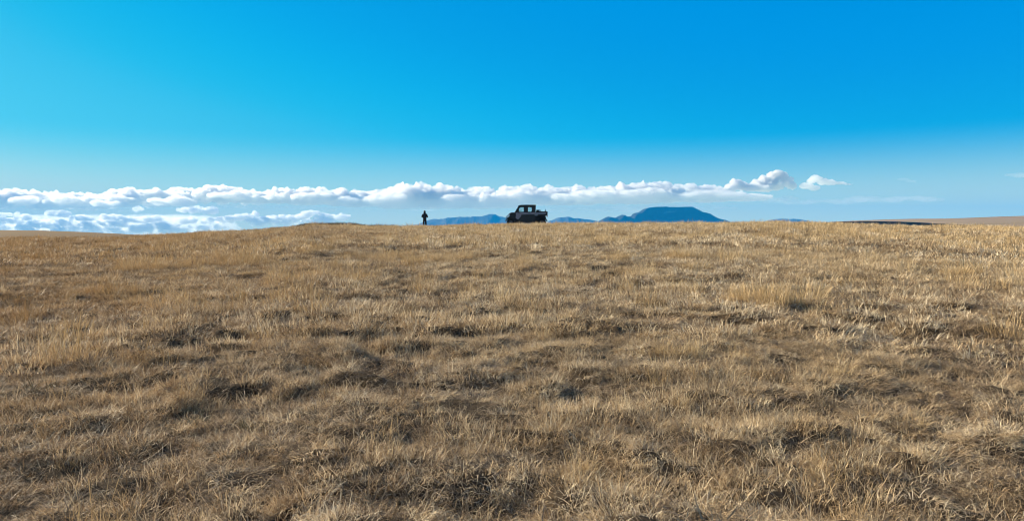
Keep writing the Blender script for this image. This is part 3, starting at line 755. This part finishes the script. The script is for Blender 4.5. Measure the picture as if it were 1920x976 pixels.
# wheels
first = None
def make_wheel():
    hw = .125; bm = revolve([(.22, -hw), (.31, -hw * 1.04), (.345, -hw * .8), (.35, 0), (.345, hw * .8), (.31, hw * 1.04), (.22, hw), (.20, 0), (.22, -hw)], n=36)
    for k in range(28):                               # tread lugs
        a = 2 * math.pi * k / 28
        for s in (-1, 1):
            M = Matrix.Rotation(a + s * .05, 4, 'Y') @ Matrix.Translation((.352, s * .062, 0)) @ Matrix.Diagonal((.022, .105, .034, 1))
            bmesh.ops.create_cube(bm, size=1, matrix=M)
    ty = bm_obj('wheel', bm, M_tyre, UTV)
    bm = revolve([(.225, -.115), (.20, -.10), (.19, -.02), (.05, -.05), (.001, -.05)], n=30)
    for k in range(6):
        a = 2 * math.pi * k / 6
        M = Matrix.Rotation(a, 4, 'Y') @ Matrix.Translation((.125, -.07, 0)) @ Matrix.Diagonal((.15, .03, .05, 1)); bmesh.ops.create_cube(bm, size=1, matrix=M)
    bm_obj('rim', bm, M_rim, ty)
    return ty
wh = make_wheel()
for k, (wx, s) in enumerate(((.42, -1), (.42, 1), (3.28, -1), (3.28, 1))):
    if k == 0: q = wh
    else:
        q = wh.copy(); C.objects.link(q)
        for ch in list(wh.children):
            c2 = ch.copy(); C.objects.link(c2); c2.parent = q
    q.location = (wx + OX, s * .62, .35); q.rotation_euler = (0, .3 * k, 0 if s < 0 else math.pi)
# dark case in the front of the bed
bm = cbox(-.15, .15, -.36, .36, 0, .46)
case = empty('storage_case', (0, 0, 0)); tag(case, 'dark box standing in the cargo bed right behind the cab', 'box')
mt = Matrix.Translation((UX, UY, uz)) @ Matrix.Rotation(math.radians(-1), 4, 'Z')
case.location = mt @ Vector((2.90 + OX, 0, 1.03)); case.rotation_euler = (0, 0, math.radians(-1))
bm_obj('case_body', bm, M_black, case, .015)
bm_obj('lid', cbox(-.16, .16, -.37, .37, .462, .50), M_black, case, .01)

# ------------------------------------------------------------------ person
def skin(name, verts, edges, mat, parent, sub=2, root=0):
    """verts: (x, y, z, rx, ry)"""
    me = bpy.data.meshes.new(name); me.from_pydata([v[:3] for v in verts], edges, [])
    o = bpy.data.objects.new('tmp', me); C.objects.link(o)
    md = o.modifiers.new('s', 'SKIN'); md.use_smooth_shade = True; md.branch_smoothing = .4
    for k, v in enumerate(verts):
        sv = me.skin_vertices[0].data[k]; sv.radius = (v[3], v[4] if len(v) > 4 else v[3]); sv.use_root = (k == root)
    o.modifiers.new('b', 'SUBSURF').levels = sub
    dg = bpy.context.evaluated_depsgraph_get(); me2 = bpy.data.meshes.new_from_object(o.evaluated_get(dg))
    bpy.data.objects.remove(o); me2.name = name; me2.materials.clear()
    return link_mesh(name, me2, mat, parent, True)
pz = float(height(np.array([PX_]), np.array([PY_]))[0])
PER = tag(empty('person', (PX_, PY_, pz), math.radians(-6)),
          'person in dark hooded jacket and trousers standing alone on the rise with elbows out', 'person')
M_skin = simple('skin', (.42, .26, .19), .55); M_jack = simple('dark_jacket_cloth', (.018, .02, .024), .8, bump=.3, vscale=20)
M_trou = simple('dark_trouser_cloth', (.014, .015, .02), .85, bump=.3, vscale=20); M_boot = simple('boot_leather', (.02, .016, .013), .6)
# continuous body, seen from behind (facing +y); x to the right
V_ = [(0, 0, .98, .135, .10), (0, 0, 1.12, .125, .09), (0, .005, 1.28, .15, .105), (0, 0, 1.42, .13, .09), (0, .01, 1.50, .055, .055), (0, .02, 1.58, .075, .085), (0, .025, 1.67, .080, .098), (0, .02, 1.755, .060, .07)]
E_ = [(0, 1), (1, 2), (2, 3), (3, 4), (4, 5), (5, 6), (6, 7)]
def add(i, *pts):
    for p_ in pts:
        V_.append(p_); E_.append((i, len(V_) - 1)); i = len(V_) - 1
    return i
for s in (-1, 1):
    add(0, (s * .10, 0, .90, .085, .09), (s * .11, .005, .70, .075, .08), (s * .115, .01, .49, .052, .055), (s * .12, -.01, .28, .048, .05), (s * .124, -.01, .09, .034, .036), (s * .127, .09, .035, .036, .028), (s * .13, .17, .025, .03, .02))
    wr = add(3, (s * .165, 0, 1.41, .06, .06), (s * .225, -.01, 1.31, .048, .05), (s * .28, -.01, 1.13, .040, .042), (s * .205, .15, 1.145, .034, .036), (s * .10, .30, 1.22, .024, .028), (s * .07, .36, 1.25, .028, .018))
    palm = len(V_) - 1
    for q in range(4):
        dz = .026 - .017 * q; ln = (.9, 1., .95, .75)[q]
        add(palm, (s * .055, .395, 1.25 + dz, .009, .009), (s * .03, .395 + .035 * ln, 1.252 + dz, .0085, .0085), (s * .005, .40 + .03 * ln, 1.245 + dz, .007, .007))
    add(wr, (s * .085, .33, 1.295, .011, .011), (s * .055, .365, 1.31, .009, .009))
body = skin('body', V_, E_, M_skin, PER, 2)
# face: nose, eyes and mouth are shaped into the front of the head
fb = bmesh.new()
bmesh.ops.create_uvsphere(fb, u_segments=12, v_segments=8, radius=1, matrix=Matrix.Translation((0, .125, 1.655)) @ Matrix.Diagonal((.014, .02, .024, 1)))
bm_obj('nose', fb, M_skin, PER, smooth=True)
for s in (-1, 1):
    fb = bmesh.new(); bmesh.ops.create_uvsphere(fb, u_segments=10, v_segments=8, radius=.012, matrix=Matrix.Translation((s * .032, .105, 1.685)))
    bm_obj('eye', fb, simple('eye_white', (.5, .5, .5), .2), PER, smooth=True)
# clothing
JV = [(0, 0, .86, .205, .15), (0, 0, 1.0, .20, .15), (0, 0, 1.15, .205, .155), (0, 0, 1.30, .225, .165), (0, 0, 1.42, .20, .14), (0, 0, 1.50, .13, .12)]
JE = [(0, 1), (1, 2), (2, 3), (3, 4), (4, 5)]
for s in (-1, 1):
    b0 = len(JV); JV += [(s * .175, 0, 1.40, .095, .09), (s * .235, -.01, 1.30, .082, .08), (s * .285, -.01, 1.13, .074, .074), (s * .215, .14, 1.14, .06, .06), (s * .12, .275, 1.21, .044, .044)]
    JE += [(4, b0), (b0, b0 + 1), (b0 + 1, b0 + 2), (b0 + 2, b0 + 3), (b0 + 3, b0 + 4)]
jk = skin('jacket', JV, JE, M_jack, PER, 2)
HV = [(0, -.015, 1.47, .14, .12), (0, -.02, 1.56, .13, .125), (0, -.02, 1.66, .122, .135), (0, -.01, 1.75, .095, .11), (0, .0, 1.80, .05, .06)]
skin('hood', HV, [(0, 1), (1, 2), (2, 3), (3, 4)], M_jack, jk, 2)
TV = [(0, 0, .97, .175, .13), (0, 0, .90, .175, .13)]; TE = [(0, 1)]
for s in (-1, 1):
    b0 = len(TV); TV += [(s * .10, 0, .80, .108, .11), (s * .112, .0, .60, .105, .10), (s * .118, .005, .40, .094, .09), (s * .122, -.005, .20, .088, .085), (s * .124, -.005, .10, .085, .083)]
    TE += [(1, b0)] + [(b0 + q, b0 + q + 1) for q in range(4)]
skin('trousers', TV, TE, M_trou, PER, 2)
for s in (-1, 1):
    skin('boot', [(s * .124, -.02, .13, .052, .055), (s * .124, -.02, .06, .055, .05), (s * .127, .08, .05, .052, .045), (s * .13, .18, .04, .048, .032)], [(0, 1), (1, 2), (2, 3)], M_boot, PER, 2)

# ------------------------------------------------------------------ low dark brush along the crest left of the person
brush_p = [tuft('brush_clump', 240, .32, .10, .26, .012, .55, .5, g_brush, 700 + k, seg=3) for k in range(4)]
bx_, by_, bs_ = [], [], []
for (x0, x1, n, lo, hi) in ((572, 665, 340, 0, 5), (640, 745, 60, -2, 6), (700, 760, 18, -1, 5), (560, 600, 25, 0, 5)):
    for k in range(n):
        px = rs.uniform(x0, x1); azr = math.atan((px - 960) / F); r = RC + rs.uniform(-8, 2)
        bx_.append(r * math.sin(azr)); by_.append(r * math.cos(azr)); bs_.append(rs.uniform(.8, 1.7))
bx_, by_, bs_ = map(np.array, (bx_, by_, bs_)); n = len(bx_)
scatter('brush', brush_p, np.stack([bx_, by_, height(bx_, by_)], 1), np.stack([np.zeros(n), np.zeros(n), rs.uniform(0, 6.28, n)], 1),
        np.stack([bs_ * 1.2, bs_, bs_], 1), rs.randint(0, 4, n))
# scattered grey green forbs among the grass
forb_p = [tuft('forb', 70, .10, .05, .16, .009, .5, .7, g_forb, 800 + k, seg=3) for k in range(4)]
x, y = band(2.5, 40, .55, -50, 50); k = rs.rand(len(x)) < sstep(-.1, .4, noise2(x / 3., y / 3., 61)); x, y = x[k], y[k]; n = len(x)
sc_ = rs.uniform(.5, 1.3, n)
scatter('forbs', forb_p, np.stack([x, y, height(x, y)], 1), np.stack([rs.normal(0, .1, n), rs.normal(0, .1, n), rs.uniform(0, 6.28, n)], 1),
        np.stack([sc_, sc_, sc_], 1), rs.randint(0, 4, n))
